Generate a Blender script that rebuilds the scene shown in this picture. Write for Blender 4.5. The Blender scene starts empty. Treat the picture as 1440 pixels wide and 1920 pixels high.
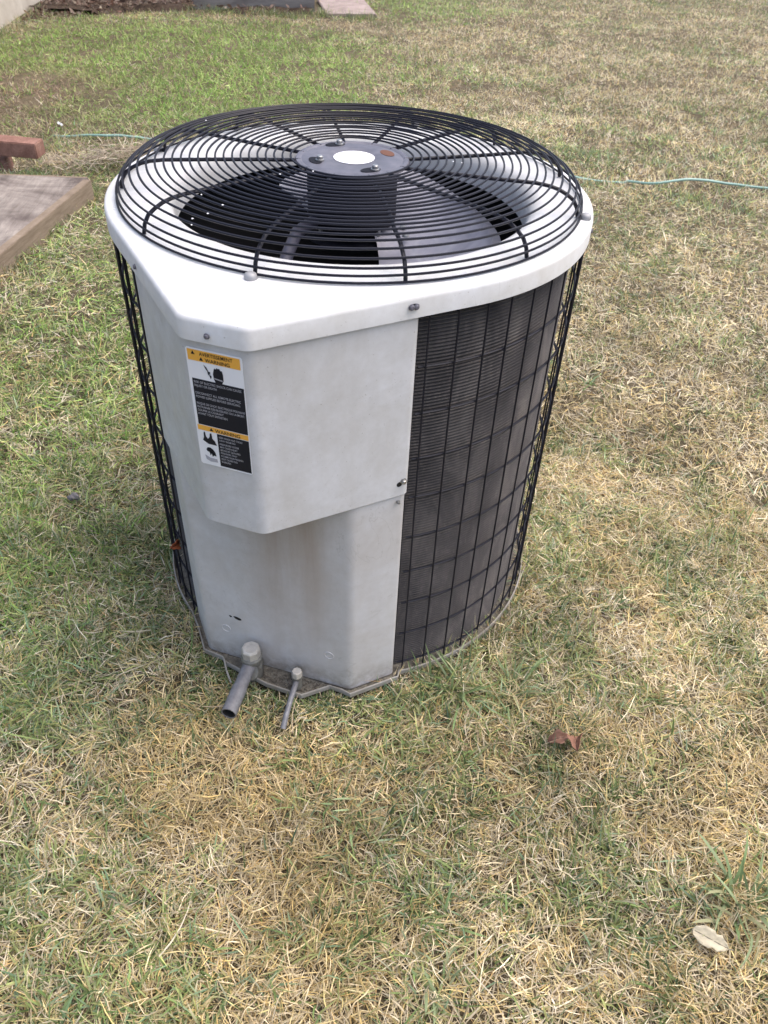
import bpy, bmesh, math, random
import numpy as np
from mathutils import Vector, Matrix
random.seed(7); rng = np.random.default_rng(11)
PI = math.pi
scene = bpy.context.scene
C = scene.collection
R = math.radians

# ------------------------------------------------------------------ camera
F_PX, TH, RO, YAW, CD, CH = 1477.09, .7119, .0462, .0578, 1.300246, 1.204714
cy, sy = math.cos(YAW), math.sin(YAW)
fw = Vector((sy*math.cos(TH), cy*math.cos(TH), -math.sin(TH)))
r0 = Vector((cy, -sy, 0)); u0 = r0.cross(fw)
rt = r0*math.cos(RO)+u0*math.sin(RO); up = -r0*math.sin(RO)+u0*math.cos(RO)
cd = bpy.data.cameras.new('camera'); cam = bpy.data.objects.new('camera', cd); C.objects.link(cam)
cam.matrix_world = Matrix(((rt.x, up.x, -fw.x, 0), (rt.y, up.y, -fw.y, -CD), (rt.z, up.z, -fw.z, CH), (0, 0, 0, 1)))
cd.sensor_fit = 'VERTICAL'; cd.sensor_height = 24; cd.lens = 24*F_PX/1920
cd.clip_start = .05; cd.clip_end = 400
cd.dof.use_dof = True; cd.dof.focus_distance = 1.3; cd.dof.aperture_fstop = 8.5
scene.camera = cam

# ------------------------------------------------------------------ light
SUN_EL, SUN_AZ = 66, 85          # azimuth measured clockwise from +Y towards +X
w = bpy.data.worlds.new('World'); scene.world = w; w.use_nodes = True
nt = w.node_tree; bg = nt.nodes['Background']
sk = nt.nodes.new('ShaderNodeTexSky'); sk.sky_type = 'NISHITA'; sk.sun_disc = False
sk.sun_elevation = R(SUN_EL); sk.sun_rotation = R(SUN_AZ); sk.air_density = 1.0; sk.dust_density = 5.0; sk.ozone_density = .8
nt.links.new(sk.outputs[0], bg.inputs[0]); bg.inputs[1].default_value = .15
sd = bpy.data.lights.new('sun', 'SUN'); sd.energy = 1.1; sd.angle = R(80); sd.color = (1, .975, .955)
so = bpy.data.objects.new('sun', sd); C.objects.link(so)
sv = Vector((math.sin(R(SUN_AZ))*math.cos(R(SUN_EL)), math.cos(R(SUN_AZ))*math.cos(R(SUN_EL)), math.sin(R(SUN_EL))))
so.rotation_euler = sv.to_track_quat('Z', 'Y').to_euler()
scene.view_settings.view_transform = 'Standard'; scene.view_settings.look = 'None'
scene.view_settings.gamma = 1; scene.view_settings.exposure = 1.0; scene.view_settings.use_curve_mapping = False
scene.render.engine = 'CYCLES'

# ------------------------------------------------------------------ materials
def mat(name, col=(.5, .5, .5), rough=.5, metal=0., spec=.5):
    m = bpy.data.materials.new(name); m.use_nodes = True
    b = m.node_tree.nodes['Principled BSDF']
    b.inputs['Base Color'].default_value = (*col, 1); b.inputs['Roughness'].default_value = rough
    b.inputs['Metallic'].default_value = metal; b.inputs['Specular IOR Level'].default_value = spec
    return m
def nodes(m): return m.node_tree.nodes, m.node_tree.links, m.node_tree.nodes['Principled BSDF']
def noise(m, scale, detail=4, rough=.6, dist=0, stretch=None):
    n, l, b = nodes(m)
    tc = n.new('ShaderNodeTexCoord'); t = n.new('ShaderNodeTexNoise')
    t.inputs['Scale'].default_value = scale; t.inputs['Detail'].default_value = detail
    t.inputs['Roughness'].default_value = rough; t.inputs['Distortion'].default_value = dist
    mp = n.new('ShaderNodeMapping'); mp.inputs['Scale'].default_value = stretch or (1, 1, 1)
    l.new(tc.outputs['Object'], mp.inputs[0]); l.new(mp.outputs[0], t.inputs[0])
    return t.outputs['Fac']
def ramp(m, fac, stops):
    n, l, b = nodes(m); r = n.new('ShaderNodeValToRGB'); e = r.color_ramp.elements
    while len(e) < len(stops): e.new(.5)
    for i, (p, c) in enumerate(stops):
        e[i].position = p; e[i].color = (*c, 1) if len(c) == 3 else c
    l.new(fac, r.inputs[0]); return r.outputs[0]
def mixc(m, fac, a, b_, mode='MIX'):
    n, l, b = nodes(m); x = n.new('ShaderNodeMix'); x.data_type = 'RGBA'; x.blend_type = mode
    for i, v in ((0, fac), (6, a), (7, b_)):
        if hasattr(v, 'links'): l.new(v, x.inputs[i])
        else: x.inputs[i].default_value = v if i == 0 else (*v, 1)
    return x.outputs[2]
def bump(m, h, strength, dist=.002):
    n, l, b = nodes(m); u = n.new('ShaderNodeBump'); u.inputs['Strength'].default_value = strength; u.inputs['Distance'].default_value = dist
    l.new(h, u.inputs['Height']); l.new(u.outputs[0], b.inputs['Normal'])
def setcol(m, c): m.node_tree.links.new(c, m.node_tree.nodes['Principled BSDF'].inputs['Base Color'])

def paint(name, base, dirt, amount):
    m = mat(name, base, .42, 0, .4)
    a = ramp(m, noise(m, 9, 6, .65, .4), [(.38, (0, 0, 0)), (.72, (1, 1, 1))])
    b = ramp(m, noise(m, 60, 4, .7), [(.35, (0, 0, 0)), (.75, (1, 1, 1))])
    st = ramp(m, noise(m, 16, 4, .6, 0, (1, 1, .12)), [(.45, (0, 0, 0)), (.8, (1, 1, 1))])
    sp = ramp(m, noise(m, 330, 2, .5), [(.70, (0, 0, 0)), (.76, (1, 1, 1))])
    n, l, bb = nodes(m)
    def mul(x, k):
        q = n.new('ShaderNodeMath'); q.operation = 'MULTIPLY'; l.new(x, q.inputs[0]); q.inputs[1].default_value = k; return q.outputs[0]
    c = mixc(m, mul(a, amount), base, dirt)
    c = mixc(m, mul(b, amount*.35), c, tuple(x*.75 for x in dirt))
    c = mixc(m, mul(st, amount*.6), c, dirt)
    c = mixc(m, mul(sp, amount*.8), c, (.2, .17, .14))
    wv = ramp(m, noise(m, 7, 3, .5, 3.5, (1, 1, .5)), [(.492, (0, 0, 0)), (.498, (1, 1, 1)), (.502, (1, 1, 1)), (.508, (0, 0, 0))])
    br_ = ramp(m, noise(m, 4, 3, .6), [(.5, (0, 0, 0)), (.6, (1, 1, 1))])
    q = n.new('ShaderNodeMath'); q.operation = 'MULTIPLY'; l.new(wv, q.inputs[0]); l.new(br_, q.inputs[1])
    c = mixc(m, mul(q.outputs[0], .28), c, tuple(x*.6 for x in dirt))
    setcol(m, c)
    l.new(ramp(m, noise(m, 25, 5, .7), [(.3, (.38, .38, .38)), (.7, (.62, .62, .62))]), bb.inputs['Roughness'])
    n_ = noise(m, 5, 2, .5); bump(m, n_, .35, .004)
    return m
M = {}
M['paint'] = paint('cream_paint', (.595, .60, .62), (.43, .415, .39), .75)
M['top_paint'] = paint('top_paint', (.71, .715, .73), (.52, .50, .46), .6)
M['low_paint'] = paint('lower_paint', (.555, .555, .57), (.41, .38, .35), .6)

def stain_and_shade(m):
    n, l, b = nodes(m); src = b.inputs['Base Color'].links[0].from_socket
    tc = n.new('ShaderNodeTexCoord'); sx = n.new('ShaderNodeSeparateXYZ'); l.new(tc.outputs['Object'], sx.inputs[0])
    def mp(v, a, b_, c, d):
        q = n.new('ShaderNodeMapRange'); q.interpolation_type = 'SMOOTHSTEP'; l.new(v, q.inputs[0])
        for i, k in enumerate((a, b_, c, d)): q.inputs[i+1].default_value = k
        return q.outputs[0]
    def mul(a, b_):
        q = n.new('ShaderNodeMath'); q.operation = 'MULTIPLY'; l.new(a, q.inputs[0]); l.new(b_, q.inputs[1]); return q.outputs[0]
    f = mul(mul(mp(sx.outputs[0], -.21, -.11, 0, 1), mp(sx.outputs[0], -.07, -.005, 1, 0)), mp(sx.outputs[2], .02, .40, .25, .85))  # brown staining, with the shade under the cover painted in as well
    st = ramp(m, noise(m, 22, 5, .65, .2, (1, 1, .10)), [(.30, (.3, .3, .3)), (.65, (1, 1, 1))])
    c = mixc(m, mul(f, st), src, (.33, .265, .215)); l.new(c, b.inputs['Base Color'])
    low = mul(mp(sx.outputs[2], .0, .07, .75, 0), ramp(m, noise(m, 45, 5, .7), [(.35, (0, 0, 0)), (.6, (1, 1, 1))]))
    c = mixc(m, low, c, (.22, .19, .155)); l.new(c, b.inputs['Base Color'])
stain_and_shade(M['low_paint'])
M['pan'] = paint('pan_paint', (.36, .35, .33), (.19, .165, .135), 1.0)
M['wire'] = mat('black_vinyl_wire', (.008, .008, .015), .5, 0, .3)
m = M['hub'] = mat('hub_grey', (.17, .17, .19), .45)
setcol(m, ramp(m, noise(m, 40, 5, .7), [(.3, (.075, .075, .095)), (.7, (.135, .13, .155))]))
m = M['conduit'] = mat('conduit_grey', (.035, .035, .055), .5)
m = M['rust'] = mat('rust', (.12, .05, .03), .9)
m = M['blade'] = mat('fan_blade_metal', (.25, .25, .28), .45, .3)
setcol(m, ramp(m, noise(m, 14, 6, .7, .5), [(.3, (.17, .17, .21)), (.55, (.26, .26, .31)), (.8, (.40, .40, .44))]))
m = M['motor'] = mat('motor_black', (.007, .007, .012), .7, 0, .2)
m = M['dark'] = mat('interior_dark', (.012, .012, .014), .8)
m = M['coil'] = mat('coil_fins', (.05, .045, .045), .6, 0, .4)
c1 = ramp(m, noise(m, 12, 6, .7, .6, (1, 1, .5)), [(.3, (.034, .031, .033)), (.5, (.062, .056, .056)), (.68, (.125, .112, .104)), (.85, (.22, .20, .18))])
c2 = ramp(m, noise(m, 130, 4, .8, 0, (1, 1, .25)), [(.55, (0, 0, 0)), (.8, (1, 1, 1))])
n, l, b = nodes(m)
q_ = n.new('ShaderNodeMath'); q_.operation = 'MULTIPLY'; q_.inputs[1].default_value = .55; l.new(c2, q_.inputs[0])
setcol(m, mixc(m, q_.outputs[0], c1, (.20, .18, .16)))
m = M['brass'] = mat('valve_metal', (.30, .29, .26), .5, .35)
setcol(m, ramp(m, noise(m, 50, 5, .7), [(.3, (.10, .098, .09)), (.7, (.24, .235, .21))]))
m = M['cap'] = mat('cap_metal', (.42, .40, .36), .45, .3)
setcol(m, ramp(m, noise(m, 80, 5, .7), [(.3, (.36, .34, .31)), (.7, (.56, .53, .48))]))
m = M['pipe'] = mat('pipe_grey', (.17, .17, .20), .5, .2)
setcol(m, ramp(m, noise(m, 60, 5, .7), [(.3, (.11, .11, .12)), (.7, (.21, .21, .225))]))
M['screw'] = mat('screw_zinc', (.30, .30, .30), .35, .7)
M['clip'] = mat('clip_grey', (.30, .30, .31), .5, .2)
M['hole'] = mat('punched_hole', (.01, .01, .01), .9)
M['white'] = mat('label_white', (.78, .78, .80), .4)
M['orange'] = mat('label_orange', (.80, .40, .06), .4)
M['black'] = mat('label_black', (.010, .011, .018), .55, 0, .25)
M['print'] = mat('label_print_white', (.36, .36, .40), .4)
M['hub_label'] = mat('hub_label_white', (.9, .9, .9), .35)

# ------------------------------------------------------------------ object helpers
def link(name, me, m=None, parent=None, loc=None):
    o = bpy.data.objects.new(name, me); C.objects.link(o)
    if m is not None and me is not None: me.materials.append(m)
    if parent is not None: o.parent = parent
    if loc is not None: o.location = loc
    return o
def mesh(name, v, f, smooth=None):
    me = bpy.data.meshes.new(name); me.from_pydata([tuple(x) for x in v], [], f)
    me.validate(); 
    bm = bmesh.new(); bm.from_mesh(me); bmesh.ops.recalc_face_normals(bm, faces=bm.faces); bm.to_mesh(me); bm.free()
    if smooth is not None:
        me.shade_smooth(); me.set_sharp_from_angle(angle=R(smooth))
    return me
def tag(o, label, cat, group=None, kind=None):
    o['label'] = label; o['category'] = cat
    if group: o['group'] = group
    if kind: o['kind'] = kind
    return o
def tube_data(pts, r, n=8, closed=False, taper=None):
    pts = [Vector(p) for p in pts]; V = []; Fc = []; N = len(pts); prev = None
    for i, p in enumerate(pts):
        a = pts[(i-1) % N] if (closed or i > 0) else p; b = pts[(i+1) % N] if (closed or i < N-1) else p
        t = (b-a).normalized()
        if prev is None: x = t.orthogonal().normalized()
        else: x = (prev-t*prev.dot(t)).normalized()
        prev = x; y = t.cross(x); rr = r*(taper[i] if taper else 1)
        for k in range(n):
            th = 2*PI*k/n; V.append(p+(x*math.cos(th)+y*math.sin(th))*rr)
    for i in range(N if closed else N-1):
        j = (i+1) % N
        for k in range(n):
            Fc.append((i*n+k, i*n+(k+1) % n, j*n+(k+1) % n, j*n+k))
    if not closed:
        Fc.append(tuple(range(n))[::-1]); Fc.append(tuple((N-1)*n+k for k in range(n)))
    return V, Fc
def tube(name, pts, r, m, parent=None, n=8, closed=False, taper=None):
    v, f = tube_data(pts, r, n, closed, taper); return link(name, mesh(name, v, f, 50), m, parent)
def ring_tube(name, rad, z, r, m, parent, n=6, segs=120, wob=0.):
    ph = random.random()*6.3
    pts = [(rad*math.cos(a), rad*math.sin(a), z+wob*math.sin(3*a+ph)) for a in (2*PI*i/segs for i in range(segs))]
    return tube(name, pts, r, m, parent, n, True)
def lathe(name, prof, m, parent=None, segs=64, a0=0, a1=2*PI, smooth=35, loc=None, axis=None):
    full = abs(a1-a0-2*PI) < 1e-6; V = []; Fc = []; K = len(prof); S_ = segs if full else segs+1
    for i in range(S_):
        a = a0+(a1-a0)*i/segs
        for r_, z in prof: V.append((r_*math.cos(a), r_*math.sin(a), z))
    for i in range(segs):
        j = (i+1) % S_
        for k in range(K-1): Fc.append((i*K+k, j*K+k, j*K+k+1, i*K+k+1))
    if full:
        if prof[0][0] > 0: Fc.append(tuple(i*K for i in range(S_))[::-1])
        if prof[-1][0] > 0: Fc.append(tuple(i*K+K-1 for i in range(S_)))
    me = mesh(name, V, Fc, smooth)
    if axis is not None: me.transform(Vector(axis).to_track_quat('Z', 'Y').to_matrix().to_4x4())
    return link(name, me, m, parent, loc)
def box_mesh(name, sx, sy_, sz, bevel=.003, seed=0, jit=0.):
    bm = bmesh.new(); bmesh.ops.create_cube(bm, size=1)
    rr = random.Random(seed)
    for v in bm.verts:
        v.co = Vector((v.co.x*sx+rr.uniform(-jit, jit), v.co.y*sy_+rr.uniform(-jit, jit), v.co.z*sz+rr.uniform(-jit, jit)))
    if bevel: bmesh.ops.bevel(bm, geom=list(bm.edges), offset=bevel, segments=2, affect='EDGES')
    me = bpy.data.meshes.new(name); bm.to_mesh(me); bm.free(); me.shade_smooth(); me.set_sharp_from_angle(angle=R(40)); return me
def round_path(P, r, n=5):
    """polyline with its interior corners softened"""
    out = [Vector(P[0])]
    for i in range(1, len(P)-1):
        a, b, c = Vector(P[i-1]), Vector(P[i]), Vector(P[i+1]); rr = min(r, (a-b).length*.4, (c-b).length*.4)
        p, q = b+(a-b).normalized()*rr, b+(c-b).normalized()*rr
        for k in range(n+1):
            t = k/n; out.append(p*(1-t)**2+b*2*t*(1-t)+q*t*t)
    out.append(Vector(P[-1])); return out
def sheet_wall(name, P, z0, z1, th, m, parent, r=.008):
    """bent sheet metal following plan path P, outer face on the path; top and bottom edges softened"""
    pts = round_path([Vector((x, y, 0)) for x, y in P], r); N = len(pts); V = []; Fc = []
    nor = []
    for i in range(N):
        a, b = pts[max(i-1, 0)], pts[min(i+1, N-1)]; t = (b-a).normalized(); nor.append(Vector((-t.y, t.x, 0)))
    for p, nn in zip(pts, nor):
        for off, z in ((0, z0+.0015), (0, z1), (th, z1), (th, z0+.0015), (th*.5, z0)):
            q = p+nn*off; V.append((q.x, q.y, z))
    for i in range(N-1):
        for k in range(5): Fc.append((i*5+k, i*5+(k+1) % 5, (i+1)*5+(k+1) % 5, (i+1)*5+k))
    Fc.append((0, 1, 2, 3, 4)); Fc.append(tuple((N-1)*5+k for k in (4, 3, 2, 1, 0)))
    return link(name, mesh(name, V, Fc, 25), m, parent)

# ------------------------------------------------------------------ noise for laying out the lawn
_T = [rng.random((64, 64)) for _ in range(12)]
def vn(x, y, sc, s):
    x = np.asarray(x)*sc+13.7*s; y = np.asarray(y)*sc+7.3*s; xi = np.floor(x).astype(int); yi = np.floor(y).astype(int)
    fx = x-xi; fy = y-yi; fx = fx*fx*(3-2*fx); fy = fy*fy*(3-2*fy); T = _T[s % 12]
    g = lambda i, j: T[i % 64, j % 64]
    return (g(xi, yi)*(1-fx)+g(xi+1, yi)*fx)*(1-fy)+(g(xi, yi+1)*(1-fx)+g(xi+1, yi+1)*fx)*fy
def fbm(x, y, sc, s, o=4):
    t = 0; a = .5; tot = 0
    for k in range(o): t = t+a*vn(x, y, sc*2**k, s+k); tot += a; a *= .55
    return t/tot
def blob(x, y, cx, cy_, rx, ry, soft=.5):
    d = np.sqrt(((x-cx)/rx)**2+((y-cy_)/ry)**2); return np.clip((1-d)/soft+.5, 0, 1)
def ss(v, a, b): t = np.clip((v-a)/(b-a), 0, 1); return t*t*(3-2*t)
GZ = -.02
def gz(x, y):
    far = np.clip(np.hypot(x, y+.2)-.6, 0, 1)
    return GZ+(fbm(x, y, 1.6, 3)-.5)*.05*far+(fbm(x, y, 9, 5)-.5)*.010

# ------------------------------------------------------------------ ground
def axis_pts(lo, hi, fine_lo, fine_hi, step):
    a = list(np.arange(fine_lo, fine_hi+1e-6, step)); s = step
    x = fine_hi
    while x < hi: s *= 1.35; x += s; a.append(x)
    s = step; x = fine_lo
    while x > lo: s *= 1.35; x -= s; a.insert(0, x)
    return np.array(a)
gx = axis_pts(-90, 90, -3.2, 5, .06); gy = axis_pts(-60, 130, -1.6, 8.8, .06)
X, Y = np.meshgrid(gx, gy, indexing='ij'); Zg = gz(X, Y)
nx, ny = X.shape; idx = np.arange(nx*ny).reshape(nx, ny)
me = bpy.data.meshes.new('ground'); me.vertices.add(nx*ny)
me.vertices.foreach_set('co', np.stack([X, Y, Zg], -1).ravel().astype(np.float32))
fc = np.stack([idx[:-1, :-1], idx[1:, :-1], idx[1:, 1:], idx[:-1, 1:]], -1).reshape(-1, 4)
me.loops.add(fc.size); me.loops.foreach_set('vertex_index', fc.ravel().astype(np.int32))
me.polygons.add(len(fc)); me.polygons.foreach_set('loop_start', (np.arange(len(fc))*4).astype(np.int32))
me.update(calc_edges=True); me.shade_smooth()
m = M['soil'] = mat('soil', (.1, .08, .06), .95, 0, .1)
a = ramp(m, noise(m, 3, 8, .7, .5), [(.3, (.085, .070, .052)), (.55, (.15, .125, .09)), (.8, (.22, .19, .14))])
b2 = ramp(m, noise(m, 220, 4, .8), [(.3, (.35, .35, .35)), (.7, (1.5, 1.45, 1.3))])
setcol(m, mixc(m, 1.0, a, b2, 'MULTIPLY')); bump(m, noise(m, 120, 6, .8), .9, .01)
g = link('ground', me, M['soil']); g['kind'] = 'structure'; g['label'] = 'brown earth under the dry lawn'

# ------------------------------------------------------------------ footprints kept free of grass
R0 = .384                                   # cover radius
TB, TC = (-.2045, -.4475), (-.1205, -.4785)  # outer corners of the cover
Rb = .386
PAN = [(-.2955, -.268), (-.277, -.3215), (-.240, -.3395), (-.232, -.352), (-.151, -.402), (-.085, -.428), (-.034, -.4075), (-.012, -.416), (.004, -.426), (.0935, -.386)]
board_c = [(-1.105, 2.16), (-1.345, .50), (-2.55, .62), (-2.45, 2.19)]
def inside(x, y, poly, grow=0.):
    c = np.mean(poly, 0); P = np.array([np.array(p)+(np.array(p)-c)/np.linalg.norm(np.array(p)-c)*grow for p in poly]); res = np.ones(np.shape(x), bool)
    s = 0
    for i in range(len(P)):
        a, b = P[i], P[(i+1) % len(P)]; s += a[0]*b[1]-a[1]*b[0]
    sg = 1 if s > 0 else -1
    for i in range(len(P)):
        a, b = P[i], P[(i+1) % len(P)]
        res &= sg*((b[0]-a[0])*(y-a[1])-(b[1]-a[1])*(x-a[0])) > 0
    return res
pan_hull = [(-.31, -.24), (-.279, -.3215), (-.232, -.352), (-.151, -.402), (-.085, -.428), (.004, -.426), (.12, -.37), (0, 0)]
WALLX = -2.68
def blocked(x, y, grow=0.):
    return (np.hypot(x, y) < Rb-.004+grow) | inside(x, y, pan_hull, grow) | inside(x, y, board_c, grow*.6) | (x < WALLX+.02) | ((y > 6.62) & (x < -.3))

# ------------------------------------------------------------------ lawn
def greenness(x, y):
    n1 = fbm(x, y, 2.2, 1); n2 = fbm(x, y, 7, 4)
    g_ = .33+(n1-.5)*1.1+(n2-.5)*1.5
    g_ = g_+.80*blob(x, y, -1.25, 4.7, 1.5, 1.55, .5)                     # bright band behind on the left
    g_ = g_+.45*blob(x, y, .3, 7.2, 1.2, .8)
    g_ = g_+.55*blob(x, y, -.95, 1.1, .65, 1.5, .6)                        # beside the unit
    g_ = g_+.52*blob(x, y, -.85, -.25, .55, .55, .6)+.15*blob(x, y, -.6, -.75, .3, .25, .8)
    g_ = g_+.35*blob(x, y, .32, -.36, .20, .10, .9)
    g_ = g_-.30*blob(x, y, .0, -.62, .45, .14, .8)-.22*blob(x, y, -.1, -1.1, .8, .3, .8)
    g_ = g_-.20*blob(x, y, 2.2, 4.8, 2.6, 2.6, .6)-.12*blob(x, y, 1.2, 1.0, .7, 1.4, .6)-.5*blob(x, y, -2.1, 3.75, .55, .5, .7)
    g_ = g_-.15*blob(x, y, -.35, -.72, .2, .2, .9)
    g_ = g_+.16*blob(x, y, 1.2, 2.6, .8, .5, .9)
    return g_
STRAW = np.array([(.62, .54, .37), (.55, .46, .26), (.52, .46, .35), (.60, .52, .39), (.49, .37, .17), (.40, .27, .13), (.36, .30, .22), (.68, .62, .50), (.46, .43, .22)])
SP = np.array([.17, .16, .17, .10, .10, .05, .08, .08, .09]); SP = SP/SP.sum()
GREEN = np.array([(.20, .26, .10), (.15, .22, .08), (.28, .32, .14), (.17, .25, .15), (.32, .34, .14), (.24, .31, .20), (.11, .17, .07)])
GP = np.array([.2, .16, .2, .14, .14, .08, .08]); GP = GP/GP.sum()
LUSH = np.array([(.20, .33, .08), (.27, .40, .10), (.15, .26, .07), (.37, .44, .17)])

def blades(P, az, L, wd, lean, bend, c0, c1, n):
    """P Nx3 roots -> vertex and face arrays of n-segment blades"""
    N = len(P); t = np.linspace(0, 1, n+1)
    th = lean[:, None]+bend[:, None]*(t[None, :]-.5/n)
    ds = (L/n)[:, None]; hx = np.concatenate([np.zeros((N, 1)), np.cumsum(np.sin(th[:, 1:])*ds, 1)], 1); hz = np.concatenate([np.zeros((N, 1)), np.cumsum(np.cos(th[:, 1:])*ds, 1)], 1)
    hz = np.maximum(hz, -.001+0*hz)
    curl = rng.normal(0, .35, N); 
    a = az[:, None]+curl[:, None]*t[None, :]
    cx = P[:, 0:1]+hx*np.cos(a); cyy = P[:, 1:2]+hx*np.sin(a); cz = P[:, 2:3]+hz
    tw = rng.normal(0, .7, N)
    wx, wy, wz = -np.sin(az)*np.cos(tw), np.cos(az)*np.cos(tw), np.sin(tw)
    prof = np.array([.8]+[1-.55*(k/n)**2 for k in range(1, n)]) if n > 1 else np.array([1.])
    V = np.zeros((N, 2*n+1, 3)); K = np.zeros((N, 2*n+1, 4)); K[..., 3] = 1
    for k in range(n):
        for s_, sg in ((0, -1), (1, 1)):
            hw = wd*.5*prof[k]*sg
            V[:, 2*k+s_, 0] = cx[:, k]+wx*hw; V[:, 2*k+s_, 1] = cyy[:, k]+wy*hw; V[:, 2*k+s_, 2] = cz[:, k]+wz*hw
            K[:, 2*k+s_, :3] = c0+(c1-c0)*t[k]
    V[:, 2*n, 0] = cx[:, n]; V[:, 2*n, 1] = cyy[:, n]; V[:, 2*n, 2] = cz[:, n]; K[:, 2*n, :3] = c1
    base = (np.arange(N)*(2*n+1))[:, None]
    quads = [(base+np.array([2*k, 2*k+1, 2*k+3, 2*k+2])) for k in range(n-1)]
    tri = base+np.array([2*n-2, 2*n-1, 2*n])
    return V.reshape(-1, 3), K.reshape(-1, 4), (np.concatenate(quads) if quads else np.zeros((0, 4), int)), tri
def build_blades(name, parts, m):
    VO = 0; Vs = []; Ks = []; Q = []; T = []
    for V, K, q, t in parts:
        Vs.append(V); Ks.append(K); Q.append(q+VO); T.append(t+VO); VO += len(V)
    V = np.concatenate(Vs); K = np.concatenate(Ks); Q = np.concatenate(Q); T = np.concatenate(T)
    me = bpy.data.meshes.new(name); me.vertices.add(len(V)); me.vertices.foreach_set('co', V.astype(np.float32).ravel())
    me.loops.add(Q.size+T.size); me.loops.foreach_set('vertex_index', np.concatenate([Q.ravel(), T.ravel()]).astype(np.int32))
    me.polygons.add(len(Q)+len(T))
    me.polygons.foreach_set('loop_start', np.concatenate([np.arange(len(Q))*4, Q.size+np.arange(len(T))*3]).astype(np.int32))
    me.update(calc_edges=True)
    ca = me.color_attributes.new('tint', 'FLOAT_COLOR', 'POINT'); ca.data.foreach_set('color', K.astype(np.float32).ravel())
    return link(name, me, m)
def leafy(name, transl=.3, rough=.55):
    m = bpy.data.materials.new(name); m.use_nodes = True; n = m.node_tree.nodes; l = m.node_tree.links
    b = n['Principled BSDF']; b.inputs['Roughness'].default_value = rough; b.inputs['Specular IOR Level'].default_value = .25
    at = n.new('ShaderNodeAttribute'); at.attribute_name = 'tint'; l.new(at.outputs['Color'], b.inputs['Base Color'])
    tr = n.new('ShaderNodeBsdfTranslucent'); l.new(at.outputs['Color'], tr.inputs[0])
    mx = n.new('ShaderNodeMixShader'); mx.inputs[0].default_value = transl
    l.new(b.outputs[0], mx.inputs[1]); l.new(tr.outputs[0], mx.inputs[2]); l.new(mx.outputs[0], n['Material Output'].inputs[0])
    return m
M['grass'] = leafy('grass_blades')

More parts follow.
